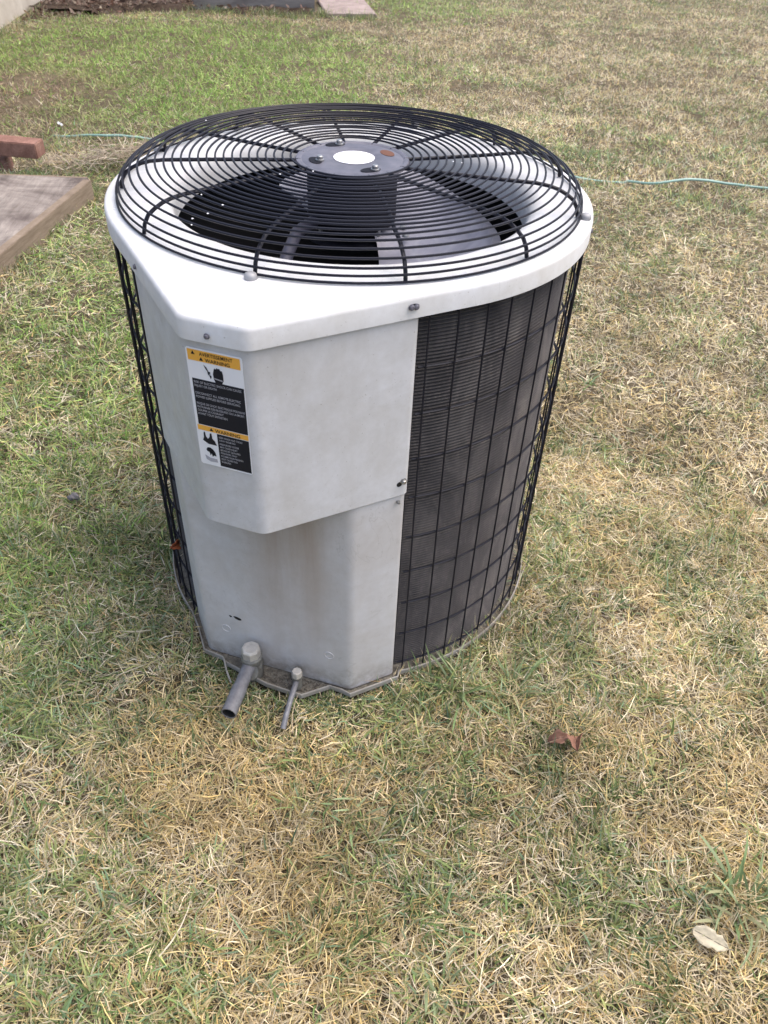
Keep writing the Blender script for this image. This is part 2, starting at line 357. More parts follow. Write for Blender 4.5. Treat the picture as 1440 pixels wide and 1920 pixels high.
def scatter(x, y, layer, n, wmul=1., lmul=1.):
    ok = ~blocked(x, y, -.001); x, y = x[ok], y[ok]
    g_ = greenness(x, y); bare = fbm(x, y, 5.5, 7)+.18*(fbm(x, y, 22, 2)-.5)
    dirt = blob(x, y, -2.1, 3.8, .6, .6, .7)*.30+blob(x, y, -.62, 2.75, .5, .25, .8)*.0
    keep = rng.random(len(x)) < np.clip(1.35-ss(bare+dirt*.6, .52, .74)*(1.0 if layer else .55), .08, 1)
    x, y, g_, bare = x[keep], y[keep], g_[keep], bare[keep]
    N = len(x); dist = np.hypot(x, y+1.3)
    # clumps: neighbours share hue, direction and height
    cid = fbm(x, y, 34, 6, 2); cdir = fbm(x, y, 11, 8, 3)*18
    hue = g_+(cid-.5)*1.7
    isg = rng.random(N) < np.clip(hue+rng.normal(0, .10, N), .02, .97)
    if not layer: isg &= rng.random(N) < .35
    lush = isg & (rng.random(N) < .95*np.clip(blob(x, y, -1.3, 4.7, 1.7, 1.7, .6)+.5*blob(x, y, -.95, 1.2, .7, 1.5, .6)+.5*blob(x, y, .3, 7.2, 1.2, .8), 0, 1))
    col = STRAW[rng.choice(len(STRAW), N, p=SP)]
    gold = fbm(x, y, 6, 9)[:, None]; ob = np.clip(ss(gold, .5, .68)*np.clip(1.1-.8*np.clip(x-.3, 0, 1)-.5*np.clip(y-.5, 0, 1), .1, 1)[:, None]+.9*blob(x, y, -.02, -.56, .38, .13, .9)[:, None]+.7*blob(x, y, -.12, -1.0, .35, .22, .9)[:, None], 0, 1.3)
    col = col*(1-ob*.38)+ob*.38*np.array([.47, .34, .13])*(.7+.5*rng.random((N, 1)))
    gc = GREEN[rng.choice(len(GREEN), N, p=GP)]; lc = LUSH[rng.integers(0, 4, N)]
    col = np.where(isg[:, None], gc, col); col = np.where(lush[:, None], lc, col)
    brown = np.maximum(blob(x, y, -2.1, 3.8, .65, .6, .7), .8*blob(x, y, -1.75, 3.15, .45, .35, .9))[:, None]*(rng.random((N, 1)) < .7)
    col = col*(1-brown)+brown*np.array([.30, .22, .16])*(.6+.7*rng.random((N, 1)))
    col = col*1.12*np.clip(np.exp(rng.normal(0, 1, (N, 1))*(.27-.10*np.clip((dist[:, None]-2)/3, 0, 1))), .4, 1.7)*(.66+.74*fbm(x, y, 4.5, 10)[:, None])*(1-.30*(isg & ~lush)*ss(fbm(x, y, 8, 0), .45, .62))[:, None]
    col = col*(1+.26*np.clip((y-.8)/2.2, 0, 1)*np.clip((x+.6)/1.2, 0, 1)+.08*np.clip((x-.4)/.8, 0, 1))[:, None]  # blades lightened towards the far right to offset their self-shadow
    tip = np.where(isg[:, None], col*(1.1, 1.08, 1.0), col*1.08)
    root = col*(.88 if layer else .95)  # roots painted darker for the shade in the gaps between blades
    dryt = isg & (rng.random(N) < .2); tip[dryt] = STRAW[rng.choice(len(STRAW), dryt.sum(), p=SP)]
    near_unit = np.clip((np.hypot(x, y)-.40)/.12, 0, 1)
    near_unit = np.where(inside(x, y, pan_hull, .10), 0., near_unit); side = np.clip(.60+.40*near_unit+.55*(1-near_unit)*((x > .06) | (x < -.3)), 0, 1.25)
    L = np.abs(rng.normal(.025, .011, N))+.009
    if layer == 0: L = np.abs(rng.normal(.031, .015, N))+.007
    L *= lmul*side*(.75+.5*cid)*np.where(isg, 1.05, .95)
    wd = np.where(isg, .0028, .00172)*(.6+.8*rng.random(N))*wmul
    if layer: lean = np.abs(rng.normal(.62, .34, N)); bend = rng.normal(.85, .6, N)
    else: lean = rng.normal(1.35, .16, N); bend = rng.normal(.1, .25, N)
    az = np.where(rng.random(N) < .42, cdir+rng.normal(0, .7, N), rng.random(N)*2*PI)
    z = gz(x, y)+(rng.random(N)*.013 if layer == 0 else rng.random(N)*.002)
    return blades(np.stack([x, y, z], 1), az, L, wd, lean, bend, root, tip, n)
def ring_sample(N, d0, d1, xlim, ylim):
    """N roots spread over the lawn between two distances from where the lawn is nearest"""
    out = []; have = 0
    while have < N:
        x = rng.uniform(*xlim, N*2); y = rng.uniform(*ylim, N*2); d = np.hypot(x, y+1.0)
        k = (d >= d0) & (d < d1) & (rng.random(N*2) < (d0/np.maximum(d, d0))**1.2 if d0 > 0 else (d < d1)); out.append((x[k], y[k])); have += k.sum()
    x = np.concatenate([o[0] for o in out])[:N]; y = np.concatenate([o[1] for o in out])[:N]; return x, y
parts = []
parts.append(scatter(*ring_sample(140000, 0, 1.5, (-1.5, 1.5), (-1.5, .6)), 0, 2))
parts.append(scatter(*ring_sample(185000, 0, 1.5, (-1.5, 1.5), (-1.5, .6)), 1, 3))
parts.append(scatter(*ring_sample(90000, 1.5, 3.6, (-2.7, 3.2), (-1.0, 2.7)), 0, 1, 1.7, 1.0))
parts.append(scatter(*ring_sample(170000, 1.5, 3.6, (-2.7, 3.2), (-1.0, 2.7)), 1, 2, 1.15, .95))
parts.append(scatter(*ring_sample(330000, 3.6, 11, (-2.7, 6.0), (-.5, 10.)), 1, 1, 2.0, 1.0))
def fringe(a, b, N, dens_w, Lm, out=(0, 0)):
    t = rng.random(N); n = np.array([b[1]-a[1], a[0]-b[0]]); n = n/np.linalg.norm(n)
    d = np.abs(rng.normal(0, dens_w, N)); x = a[0]+(b[0]-a[0])*t+n[0]*d*out; y = a[1]+(b[1]-a[1])*t+n[1]*d*out
    k = rng.random(N) < np.clip(ss(fbm(x, y, 9, 4), .35, .6)+.15, 0, 1); x, y = x[k], y[k]; N = len(x)
    isg = rng.random(N) < np.clip(greenness(x, y)+.25, .2, .9)
    col = np.where(isg[:, None], GREEN[rng.choice(len(GREEN), N, p=GP)], STRAW[rng.choice(len(STRAW), N, p=SP)])*(.6+.6*rng.random((N, 1)))
    return blades(np.stack([x, y, gz(x, y)], 1), rng.random(N)*2*PI, rng.uniform(.5, 1.2, N)*Lm, rng.uniform(.002, .0042, N), np.abs(rng.normal(.4, .3, N)), rng.normal(.7, .4, N), col*.85, col*1.1, 3)
parts.append(fringe((-1.088, 2.17), (-1.325, .5), 2600, .018, .048, 1))
parts.append(fringe((-2.45, 2.215), (-1.10, 2.19), 2200, .03, .062, -1))
parts.append(fringe((-1.80, 2.36), (-1.36, 2.36), 1300, .03, .060, 1))
parts.append(fringe((-1.42, 6.70), (.20, 6.60), 1500, .05, .07, 1))
parts.append(fringe((-2.62, 6.5), (-2.62, 4.0), 900, .05, .08, -1))
for a_, b_ in zip(PAN[1:-1], PAN[2:]): parts.append(fringe((a_[0], a_[1]-.004), (b_[0], b_[1]-.004), 150, .016, .026, 1))
for k_ in range(36):                      # round the base pan, longer at the right and the back
    a0_, a1_ = R(-72+k_*7.4), R(-72+(k_+1)*7.4)
    parts.append(fringe((.389*math.cos(a0_), .389*math.sin(a0_)), (.389*math.cos(a1_), .389*math.sin(a1_)), 60, .012, .040, 1))
lawn = build_blades('lawn_grass', parts, M['grass'])
tag(lawn, 'patchy lawn of dry straw coloured and green grass blades', 'grass', kind='stuff')
print('lawn tris', sum(len(p[2])*2+len(p[3]) for p in parts))

# ------------------------------------------------------------------ the air conditioner
H, LIP = .7713, .032
ac = link('air_conditioner', None)
tag(ac, 'round white outdoor air conditioner unit with black wire fan guard standing on the lawn', 'air conditioner')

def cover_outline(n=180):
    """plan outline of the top cover: circle, two tangents and two softened corners, as polar radii"""
    tl = R(-154.5); tr = R(-64.5)
    path = [Vector((R0*math.cos(tl), R0*math.sin(tl), 0)), Vector((*TB, 0)), Vector((*TC, 0)), Vector((R0*math.cos(tr), R0*math.sin(tr), 0))]
    pts = []
    rp = round_path(path, .010, 6)
    for a, b in zip(rp[:-1], rp[1:]):
        k = max(1, int((b-a).length/.012))
        for i in range(k): pts.append(a+(b-a)*i/k)
    k = 170
    for i in range(k):
        a = tr+(2*PI-(tr-tl))*i/k; pts.append(Vector((R0*math.cos(a), R0*math.sin(a), 0)))
    return pts
out = cover_outline(); No = len(out); V = []; Fc = []
nrm = []
for i in range(No):
    a, b = out[i-1], out[(i+1) % No]; t = (b-a).normalized(); nrm.append(Vector((-t.y, t.x, 0)))
def inner(rad, z): return [Vector((rad*math.cos(math.atan2(p.y, p.x)), rad*math.sin(math.atan2(p.y, p.x)), z)) for p in out]
def off(d, z): return [Vector((p.x+q.x*d, p.y+q.y*d, z)) for p, q in zip(out, nrm)]
loops = [inner(.283, H-.050), inner(.2815, H-.050), inner(.2815, H-.03), inner(.284, H-.016), inner(.290, H-.006), inner(.299, H-.001), inner(.306, H),
         off(.009, H), off(.0045, H-.0008), off(.0012, H-.0032), off(0, H-.008), off(0, H-LIP), off(.002, H-LIP-.0006), off(.003, H-LIP), off(.003, H-.006),
         inner(.300, H-.004), inner(.2835, H-.034)]
for lp in loops: V += lp
K = len(loops)
for k in range(K):
    k2 = (k+1) % K
    for i in range(No):
        j = (i+1) % No; Fc.append((k*No+i, k*No+j, k2*No+j, k2*No+i))
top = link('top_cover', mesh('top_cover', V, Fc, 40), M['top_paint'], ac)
# base pan
pp = []
for i in range(0, 141):
    a = R(-75.5+(360-75.5-0)*0)+ (R(360-145+75.5))*i/140; pp.append((Rb*math.cos(a), Rb*math.sin(a)))
pp += PAN
V = []; Fc = []; Np = len(pp); P3 = [Vector((x, y, 0)) for x, y in pp]; nn = []
for i in range(Np):
    a, b = P3[i-1], P3[(i+1) % Np]; t = (b-a).normalized(); nn.append(Vector((-t.y, t.x, 0)))
for d, z in ((.004, -.0035), (0, -.003), (0, .0065), (.0008, .0078), (.0022, .0078), (.003, .0068), (.003, .000), (.003, -.0028)):
    V += [Vector((p.x+q.x*d, p.y+q.y*d, z)) for p, q in zip(P3, nn)]
for k in range(7):
    for i in range(Np): Fc.append((k*Np+i, k*Np+(i+1) % Np, (k+1)*Np+(i+1) % Np, (k+1)*Np+i))
Fc.append(tuple(7*Np+i for i in range(Np)))
pan = link('base_pan', mesh('base_pan', V, Fc, 30), M['pan'], ac)
M['grime'] = mat('pan_grime', (.10, .09, .075), .95)
setcol(M['grime'], ramp(M['grime'], noise(M['grime'], 70, 6, .8), [(.35, (.09, .08, .065)), (.65, (.26, .24, .20))])); bump(M['grime'], noise(M['grime'], 160, 5, .8), 1, .004)
pan.data.materials.append(M['grime'])
for p_ in pan.data.polygons:
    if p_.area > .05: p_.material_index = 1
for (x, y, s) in ((-.11, -.392, .0045), (-.135, -.385, .003), (-.15, -.372, .004), (-.125, -.40, .0028), (-.062, -.398, .0035), (-.205, -.345, .003)):
    pass

# control box cover, service panel
def along(a, b, d): a = Vector(a); b = Vector(b); return tuple(b+(b-a).normalized()*d)
Bu, Cu, Du = (-.2045, -.4405), (-.1210, -.4725), (.0893, -.3765)
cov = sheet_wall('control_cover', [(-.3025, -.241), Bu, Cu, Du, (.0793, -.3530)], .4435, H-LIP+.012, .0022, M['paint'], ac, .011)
P1, P0 = (.0028, -.4120), (-.2668, -.3165)
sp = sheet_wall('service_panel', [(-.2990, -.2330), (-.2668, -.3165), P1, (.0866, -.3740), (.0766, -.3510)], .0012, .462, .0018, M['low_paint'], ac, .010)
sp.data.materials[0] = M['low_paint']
# inner corner post that closes the coil gap
n_low = Vector((P1[1]-P0[1], -(P1[0]-P0[0]), 0)).normalized(); u_low = Vector((P1[0]-P0[0], P1[1]-P0[1], 0)).normalized()
def disc_on(name, c, nrm_, r, h, m, parent, segs=16, prof=None):
    return lathe(name, prof or [(r, 0), (r, h*.7), (r*.8, h)], m, parent, segs, loc=c, axis=nrm_)
def panel_pt(x, z, d=.0): 
    t = (x-P0[0])/(P1[0]-P0[0]); return Vector((x, P0[1]+(P1[1]-P0[1])*t, z))+n_low*d
for x, z in ((-.2258, .080), (-.0343, .085)):      # pressed rings in the lower panel
    r_ = .0085; ang = [2*PI*i/28 for i in range(28)]
    tube('pressed_ring', [panel_pt(x, z, .0002)+u_low*r_*math.cos(t)+Vector((0, 0, r_*math.sin(t))) for t in ang], .0009, M['low_paint'], sp, 6, True)
for x, z, a, b in ((-.2011, .1169, .0075, .0034), (-.2141, .1178, .0026, .002)):
    V = [panel_pt(x, z, .0006)]+[panel_pt(x, z, .0006)+u_low*a*math.cos(t)*(1+.12*math.sin(3*t))+Vector((0, 0, b*math.sin(t)+a*.25*math.cos(t)*-1)) for t in [2*PI*i/14 for i in range(14)]]
    V2 = [v-n_low*.0012 for v in V]
    f = [(0, i, i % 14+1) for i in range(1, 15)]+[(i, i % 14+1, 15+i % 14+1, 15+i) for i in range(1, 15)]
    link('drain_slot', mesh('drain_slot', V+V2, f), M['hole'], sp)
u_r = Vector((Du[0]-Cu[0], Du[1]-Cu[1], 0)).normalized(); n_r = Vector((u_r.y, -u_r.x, 0))
u_l = Vector((Cu[0]-Bu[0], Cu[1]-Bu[1], 0)).normalized(); n_l = Vector((u_l.y, -u_l.x, 0))
def hexscrew(name, c, nrm_, r, parent, m=None):
    o = lathe(name, [(r*1.5, 0), (r*1.5, .0008), (r*1.0, .0012), (r*1.0, .004), (r*.8, .0052)], m or M['screw'], parent, 6, smooth=20, loc=c, axis=nrm_); return o
def rf(x, z): t = (x-Cu[0])/(Du[0]-Cu[0]); return Vector((x, Cu[1]+(Du[1]-Cu[1])*t, z))
hexscrew('screw', rf(.0800, .4715), n_r, .0038, cov)
lathe('screw_hole', [(.0045, 0), (.0045, .0004), (.0, .0005)], M['hole'], cov, 12, loc=rf(.0740, .467)+n_r*-.0001, axis=n_r)
hexscrew('screw', rf(.0745, .4315)+n_r*-.002, n_r, .0024, sp)
# the mark of the lip screws
for P_, nn_, r_ in ((rf(.0790, .7555)+n_r*.006, n_r, .0034), (rf(.0730, .7560)+n_r*.006, n_r, .0034), (Vector((-.1690, -.4620, .7500)), n_l, .0030),
                    (Vector((-.2885, -.2800, .7530)), Vector((-.9, -.44, 0)), .0032), (Vector((.383*math.cos(R(-17)), .383*math.sin(R(-17)), .752)), Vector((1, -.3, 0)), .0035)):
    lathe('screw', [(r_*1.3, 0), (r_*1.3, .0006), (r_, .0010), (r_, .0026), (r_*.7, .0034)], M['hub'], top, 10, loc=P_, axis=nn_)
lathe('screw_slot', [(.0078, 0), (.0078, .0004), (0, .0005)], M['hole'], top, 14, loc=rf(.0760, .7565)+n_r*.0062, axis=n_r).scale = (1, 1, .5)

# ---- warning label on the front corner face
W_, HL = .0765, .1765; LO = Vector((Bu[0], Bu[1], 0))+u_l*.0045+Vector((0, 0, .5500)); dz = Vector((0, 0, 1))
LO = LO+u_l*0.000+n_l*.0006
def lp(u, v, d=0.): return LO+u_l*(u*W_)+dz*((1-v)*HL)+n_l*d     # u right 0..1, v down 0..1
def flat(name, poly, m, parent, d, th=.0002):
    V = [lp(u, v, d) for u, v in poly]+[lp(u, v, d-th) for u, v in poly]; k = len(poly)
    f = [tuple(range(k)), tuple(range(2*k-1, k-1, -1))]+[(i, (i+1) % k, k+(i+1) % k, k+i) for i in range(k)]
    return link(name, mesh(name, V, f), m, parent)
def rect(u0, v0, u1, v1): return [(u0, v0), (u1, v0), (u1, v1), (u0, v1)]
lab = flat('warning_label', [(0, .012), (.03, 0), (.97, 0), (1, .012), (1, .988), (.97, 1), (.03, 1), (0, .988)], M['white'], ac, .0003, .0004)
flat('orange_band', rect(.03, .012, .96, .098), M['orange'], lab, .0006)
flat('orange_band', rect(.03, .640, .985, .684), M['orange'], lab, .0006)
flat('black_panel', rect(.055, .243, .985, .634), M['black'], lab, .0006)
flat('black_panel', rect(.385, .690, .985, .985), M['black'], lab, .0006)
def text(body, u, v, size, m, parent, sx=1., align='LEFT', space=1.):
    cu = bpy.data.curves.new('lettering', 'FONT'); cu.body = body; cu.size = size; cu.align_x = align; cu.align_y = 'TOP'; cu.space_line = space; cu.offset = size*.012
    o = link('lettering', cu, None, None); x = u_l; z = n_l; p = lp(u, v, .0009)
    o.matrix_world = Matrix(((x.x*sx, dz.x, z.x, p.x), (x.y*sx, dz.y, z.y, p.y), (x.z*sx, dz.z, z.z, p.z), (0, 0, 0, 1)))
    me = bpy.data.meshes.new_from_object(o); mw = o.matrix_world.copy(); bpy.data.objects.remove(o)
    me.materials.clear(); o = link('lettering', me, m, parent); o.matrix_world = mw; return o
text('AVERTISSEMENT', .54, .019, .0070, M['black'], lab, .88, 'CENTER'); text('WARNING', .56, .060, .0070, M['black'], lab, 1, 'CENTER')
text('WARNING', .60, .645, .0075, M['black'], lab, 1, 'CENTER')
text('RISK OF ELECTRIC SHOCK CAN CAUSE\nINJURY OR DEATH\n\nDISCONNECT ALL REMOTE ELECTRIC\nPOWER SUPPLIES BEFORE SERVICING.', .08, .256, .0048, M['print'], lab, .78, space=1.12)
text('RISQUE DE CHOC ELECTRIQUE POUVANT\nENTRAINER DES BLESSURES OU LA MORT.\nCOUPER LE COURANT\nAVANT TOUT ENTRETIEN', .08, .435, .0046, M['print'], lab, .78, space=1.12)
text('KEEP HANDS AND TOOLS\nAWAY FROM FAN', .42, .705, .0040, M['print'], lab, .72, space=1.2)
text('PRESSURIZED SYSTEM\nMAY CAUSE INJURY\nSERVICE BY QUALIFIED\nPERSONNEL ONLY', .42, .765, .0040, M['print'], lab, .72, space=1.2)
text('SYSTEME SOUS PRESSION\nPEUT CAUSER DES\nBLESSURES', .42, .875, .0040, M['print'], lab, .72, space=1.2)
for u, v in ((.13, .036), (.27, .076), (.29, .662)):
    flat('warning_triangle', [(u-.035, v+.012), (u+.035, v+.012), (u, v-.014)], M['black'], lab, .0009)
# struck hand: palm, fingers and bolt
flat('hand_pictogram', [(.50, .26), (.46, .215), (.455, .175), (.47, .15), (.49, .128), (.515, .135), (.53, .122), (.555, .128), (.575, .122), (.595, .14), (.62, .138), (.635, .165), (.635, .215), (.60, .245), (.605, .262)], M['black'], lab, .0008)
flat('hand_cuff', [(.47, .205), (.62, .213), (.62, .222), (.47, .213)], M['print'], lab, .0011)
flat('bolt_pictogram', [(.30, .118), (.345, .135), (.375, .165), (.405, .165), (.40, .19), (.425, .20), (.405, .222), (.385, .195), (.395, .182), (.365, .195), (.355, .165), (.325, .143)], M['black'], lab, .0008)
flat('hand_in_fan_pictogram', [(.10, .775), (.125, .745), (.13, .70), (.155, .695), (.165, .735), (.20, .755), (.235, .735), (.25, .70), (.28, .70), (.285, .745), (.33, .765), (.36, .80), (.20, .80)], M['black'], lab, .0008)
flat('burst_pictogram', [(.14, .855), (.17, .835), (.22, .832), (.27, .845), (.31, .872), (.325, .905), (.28, .90), (.25, .915), (.235, .885), (.21, .905), (.195, .875), (.155, .872)], M['motor'], lab, .0008)
flat('gas_pictogram', [(.10, .91), (.2, .93), (.33, .93), (.34, .96), (.2, .965), (.12, .95)], M['print'], lab, .0008)

# ---- coil and its wire guard
A0, A1 = R(-76), R(222)
prof = []; nz = 132
for k in range(nz):
    z = -.0015+(.735+.0015)*k/nz; prof += [(.3560, z), (.3612, z+.0019), (.3612, z+.0030), (.3560, z+.0048)]
V = []; Fc = []; segs = 110; Kp = len(prof)
for i in range(segs+1):
    a = A0+(A1-A0)*i/segs
    for k, (r_, z) in enumerate(prof):
        V.append((r_*math.cos(a), r_*math.sin(a), z))
for i in range(segs):
    for k in range(Kp-1): Fc.append((i*Kp+k, (i+1)*Kp+k, (i+1)*Kp+k+1, i*Kp+k+1))
me = mesh('coil', V, Fc); coil = link('coil', me, M['coil'], ac)
lathe('coil_backing', [(.345, .012), (.345, .738)], M['dark'], ac, 60, A0, A1)
# end tubes of the coil by the panel
for da, rr_ in ((1.2, .354), (-1.2, .356)):
    a = A0+R(da); tube('coil_end_tube', [(rr_*math.cos(a), rr_*math.sin(a), .02), (rr_*math.cos(a), rr_*math.sin(a), .735)], .004, M['coil'], ac, 6)
RW = .3790
wg = link('wire_guard', None, None, ac)
angs = []; a = -74.3
while a < 218.5: angs.append(a); a += 6.58
def vwire():
    return tube_data([(RW, 0, .005), (RW+.0002, .0004, .25), (RW, -.0003, .5), (RW, 0, .742)], .0015, 6)
v, f = vwire(); vme = mesh('vertical_wire', v, f, 50); vme.materials.append(M['wire'])
for i, a in enumerate(angs):
    o = link('vertical_wire', vme, None, wg); o.rotation_euler = (0, 0, R(a+random.uniform(-.35, .35)))
hz_levels = [.735, .657, .580, .501, .425, .341, .262, .186, .105, .022]
for z in hz_levels:
    ph = random.random()*6
    pts = []
    for i in range(150):
        a = A0+(A1-A0)*i/149; rr_ = RW-.0032; zz = z+.0012*math.sin(a*4+ph)
        pts.append((rr_*math.cos(a), rr_*math.sin(a), zz))
    tube('horizontal_wire', pts, .0021, M['wire'], wg, 6)
# support posts between coil and guard at the left end
# ---- fan guard
fg = link('fan_guard', None, None, ac)
ZT = H+.044
def dome(r): # height of the ring line
    return H+float(np.interp(r, [.09, .16, .22, .27, .30, .32], [.0455, .0478, .0482, .0475, .0460, .0442]))
rads = [.0965+.0128*i for i in range(18)]
for r_ in rads: ring_tube('ring_wire', r_, dome(r_)+.0012, .00165, M['wire'], fg, 6, 110, .0006)
for r_, z in ((.3275, H+.0432), (.3400, H+.0375), (.3510, H+.0300), (.3590, H+.0210), (.3630, H+.0125), (.3642, H+.0030)):
    ring_tube('ring_wire', r_, z, .00175, M['wire'], fg, 6, 130, .0004)
spokes = [12, 43, 71, 99, 127, 155, 186, 217, 250, 281, 311.5, 342]
hubang = [4, 41, 67, 99, 129, 162, 188, 217, 251, 287, 309, 334]
for so_, sh in zip(spokes, hubang):
    pts = []
    prof_ = [(.082, H+.0420), (.15, H+.0435), (.22, H+.0435), (.29, H+.0425), (.310, H+.0408), (.325, H+.0375), (.338, H+.0318), (.3490, H+.0250), (.3560, H+.0140), (.3590, H+.0015)]
    for r_, z in prof_:
        t = min(1, (r_-.082)/.2); a = R(sh+(so_-sh)*t); pts.append((r_*math.cos(a), r_*math.sin(a), z))
    if so_ in (250, 342, 71, 155): pts.append((.366*math.cos(R(so_)), .366*math.sin(R(so_)), H+.0025))
    sm = []
    for i in range(len(pts)-1):
        for k in range(3): sm.append(Vector(pts[i]).lerp(Vector(pts[i+1]), k/3))
    sm.append(Vector(pts[-1])); tube('spoke_wire', sm, .0029, M['wire'], fg, 7)
for a in (250, 342, 71, 155):
    lathe('guard_clip', [(.0085, 0), (.0085, .003), (.0075, .0062), (.0045, .0078), (0, .0082)], M['clip'], fg, 14, smooth=50, loc=(.372*math.cos(R(a)), .372*math.sin(R(a)), H+.0003))
V = []; Fc = []                           # white flecks added on the rings as light glinting through the coil
for x, y in ((-.2050, -.2000), (-.172, -.236), (-.188, -.262), (-.205, -.281), (-.203, -.302), (-.105, -.11), (-.058, -.088), (-.25, .16), (.10, -.09), (.155, -.03), (.168, -.035)):
    b_ = len(V); c = Vector((x, y, dome(math.hypot(x, y))+.004)); a_ = random.random()*3
    for q_, (dx, dy, dz_) in enumerate(((1, 0, 0), (-.8, .5, .1), (-.3, -.7, 0), (0, 0, .7))):
        V.append(c+Vector((dx*math.cos(a_)-dy*math.sin(a_), dx*math.sin(a_)+dy*math.cos(a_), dz_))*.0020)
    Fc += [(b_, b_+1, b_+2), (b_, b_+1, b_+3), (b_+1, b_+2, b_+3), (b_, b_+2, b_+3)]
li = link('light_glints', mesh('light_glints', V, Fc), M['white'], fg); li['kind'] = 'stuff'
# hub plate with raised rim, four dimples and bolts
hub = lathe('hub_plate', [(0, ZT-.0015), (.037, ZT-.0015), (.040, ZT+.0005), (.074, ZT), (.080, ZT-.001), (.0835, ZT+.0008), (.0885, ZT+.0002), (.0905, ZT-.003), (.0895, ZT-.0045), (0, ZT-.0045)], M['hub'], ac, 72)
lathe('hub_label', [(.0325, 0), (.0325, .0006), (.031, .0009), (0, .0009)], M['hub_label'], hub, 48, loc=(.0025, .006, ZT-.0012))
for i, (x, y) in enumerate(((-.0254, .0660), (-.0545, -.0185), (.0305, -.0570), (.0585, .0275))):
    rusty = i == 3
    ang = math.atan2(y, x)+PI/2
    o = lathe('bolt_slot', [(.0115, 0), (.0115, .0005), (.010, .0007), (0, .0007)], M['rust' if rusty else 'motor'], hub, 24, loc=(x-.003, y, ZT+.0004)); o.scale = (1.45, .85, 1); o.rotation_euler = (0, 0, ang)
    if not rusty: lathe('bolt', [(.0068, 0), (.0068, .0018), (.0050, .0024), (.0050, .0062), (.0038, .0075), (0, .0075)], M['rust' if rusty else 'screw'], hub, 12, smooth=25, loc=(x+.004, y, ZT+.0008))
# motor
mot = lathe('motor', [(.020, ZT-.006), (.062, ZT-.008), (.070, ZT-.013), (.072, ZT-.020), (.072, ZT-.088), (.068, ZT-.096), (.060, ZT-.099), (.050, ZT-.100), (.020, ZT-.101), (.018, ZT-.108), (0, ZT-.108)], M['motor'], ac, 48)
for a in (40, 130, 220, 310): tube('motor_bolt', [(.066*math.cos(R(a)), .066*math.sin(R(a)), ZT-.005), (.066*math.cos(R(a)), .066*math.sin(R(a)), ZT-.104)], .0035, M['screw'], mot, 8)
cond = tube('motor_conduit', [(-.055, -.03, ZT-.085), (-.085, -.10, ZT-.082), (-.095, -.17, ZT-.088), (-.105, -.24, ZT-.105), (-.11, -.29, ZT-.16)], .0095, M['conduit'], ac, 12)
for i in range(26):
    pass
# fan: centre plate and three swept paddle blades
fan = lathe('fan', [(0, .690), (.055, .690), (.075, .694), (.078, .698), (.03, .700), (.02, .708), (0, .708)], M['motor'], ac, 40)
def blade_mesh():
    V = []; Fc = []; nr, na = 12, 16
    for side in (0, 1):
        for i in range(nr+1):
            t = i/nr; r_ = .062+(.270-.062)*t; lead = R(float(np.interp(r_, [.062, .12, .16, .19, .215, .25, .272], [66, 54, 36, 8, -9, -26, -35]))); trail = R(-55-48*t)
            for j in range(na+1):
                s = j/na; a = lead+(trail-lead)*s
                rr_ = r_-.012*max(0, (abs(s-.5)*2)**6)*t
                z = .754-.018*t-(.060+.010*t)*s-.012*math.sin(PI*s)*.6
                if t < .2: z = z*(t/.2)+.715*(1-t/.2)
                V.append((rr_*math.cos(a), rr_*math.sin(a), z-side*.0018))
    q = (nr+1)*(na+1)
    for side in (0, 1):
        for i in range(nr):
            for j in range(na):
                a = side*q+i*(na+1)+j; Fc.append((a, a+1, a+na+2, a+na+1))
    edge = [i*(na+1) for i in range(nr+1)]+[nr*(na+1)+j for j in range(1, na+1)]+[i*(na+1)+na for i in range(nr-1, -1, -1)]+[j for j in range(na-1, 0, -1)]
    for k in range(len(edge)):
        a, b = edge[k], edge[(k+1) % len(edge)]; Fc.append((a, b, b+q, a+q))
    me = mesh('blade', V, Fc, 35); me.materials.append(M['blade']); return me
bmh = blade_mesh()
for k in range(2):
    o = link('blade', bmh, None, fan); o.rotation_euler = (0, 0, R(108*k))
    for rr_, aa in ((.085, -10), (.10, -30)):
        a = R(aa+108*k); lathe('rivet', [(.006, 0), (.005, .003), (0, .004)], M['screw'], fan, 10, loc=(rr_*math.cos(a), rr_*math.sin(a), .712))
# compressor deep inside
lathe('compressor', [(.085, .0), (.095, .03), (.095, .26), (.080, .30), (.04, .315), (0, .318)], M['motor'], ac, 40)
lathe('inner_floor', [(.352, -.0012), (0, -.0012)], M['dark'], ac, 48)
for a in (-100, -45, 20, 80, 140, 200): tube('foot', [(.33*math.cos(R(a)), .33*math.sin(R(a)), GZ-.015), (.33*math.cos(R(a)), .33*math.sin(R(a)), -.0035)], .018, M['dark'], ac, 12)

# ---- service valves and pipe stubs
def hexcap(name, c, r, h, m, parent):
    return lathe(name, [(r*.98, 0), (r, .002), (r, h-.004), (r*.88, h-.0006), (r*.80, h), (0, h)], m, parent, 8, smooth=20, loc=c)
sv_ = lathe('suction_valve', [(.0175, -.008), (.0185, 0), (.0185, .022), (.0160, .026), (.0160, .036), (.0195, .038), (.0195, .046), (.0170, .050)], M['brass'], ac, 24, smooth=30, loc=(-.1775, -.3735, .006))
hexcap('valve_cap', (0, 0, .046), .0175, .024, M['cap'], sv_)
def straight(name, a, b, r, m, parent, n=20, wall=.0018):
    a, b = Vector(a), Vector(b); L = (b-a).length
    return lathe(name, [(r*1.0, 0), (r, L), (r-wall, L), (r-wall, L*.6), (0, L*.6)], m, parent, n, loc=a, axis=b-a)
straight('pipe_stub', (-.004, -.010, .030), (-.018, -.064, .028), .0125, M['pipe'], sv_)
straight('pipe_stub', (-.0165, -.058, .0283), (-.030, -.1115, .0265), .0138, M['pipe'], sv_)
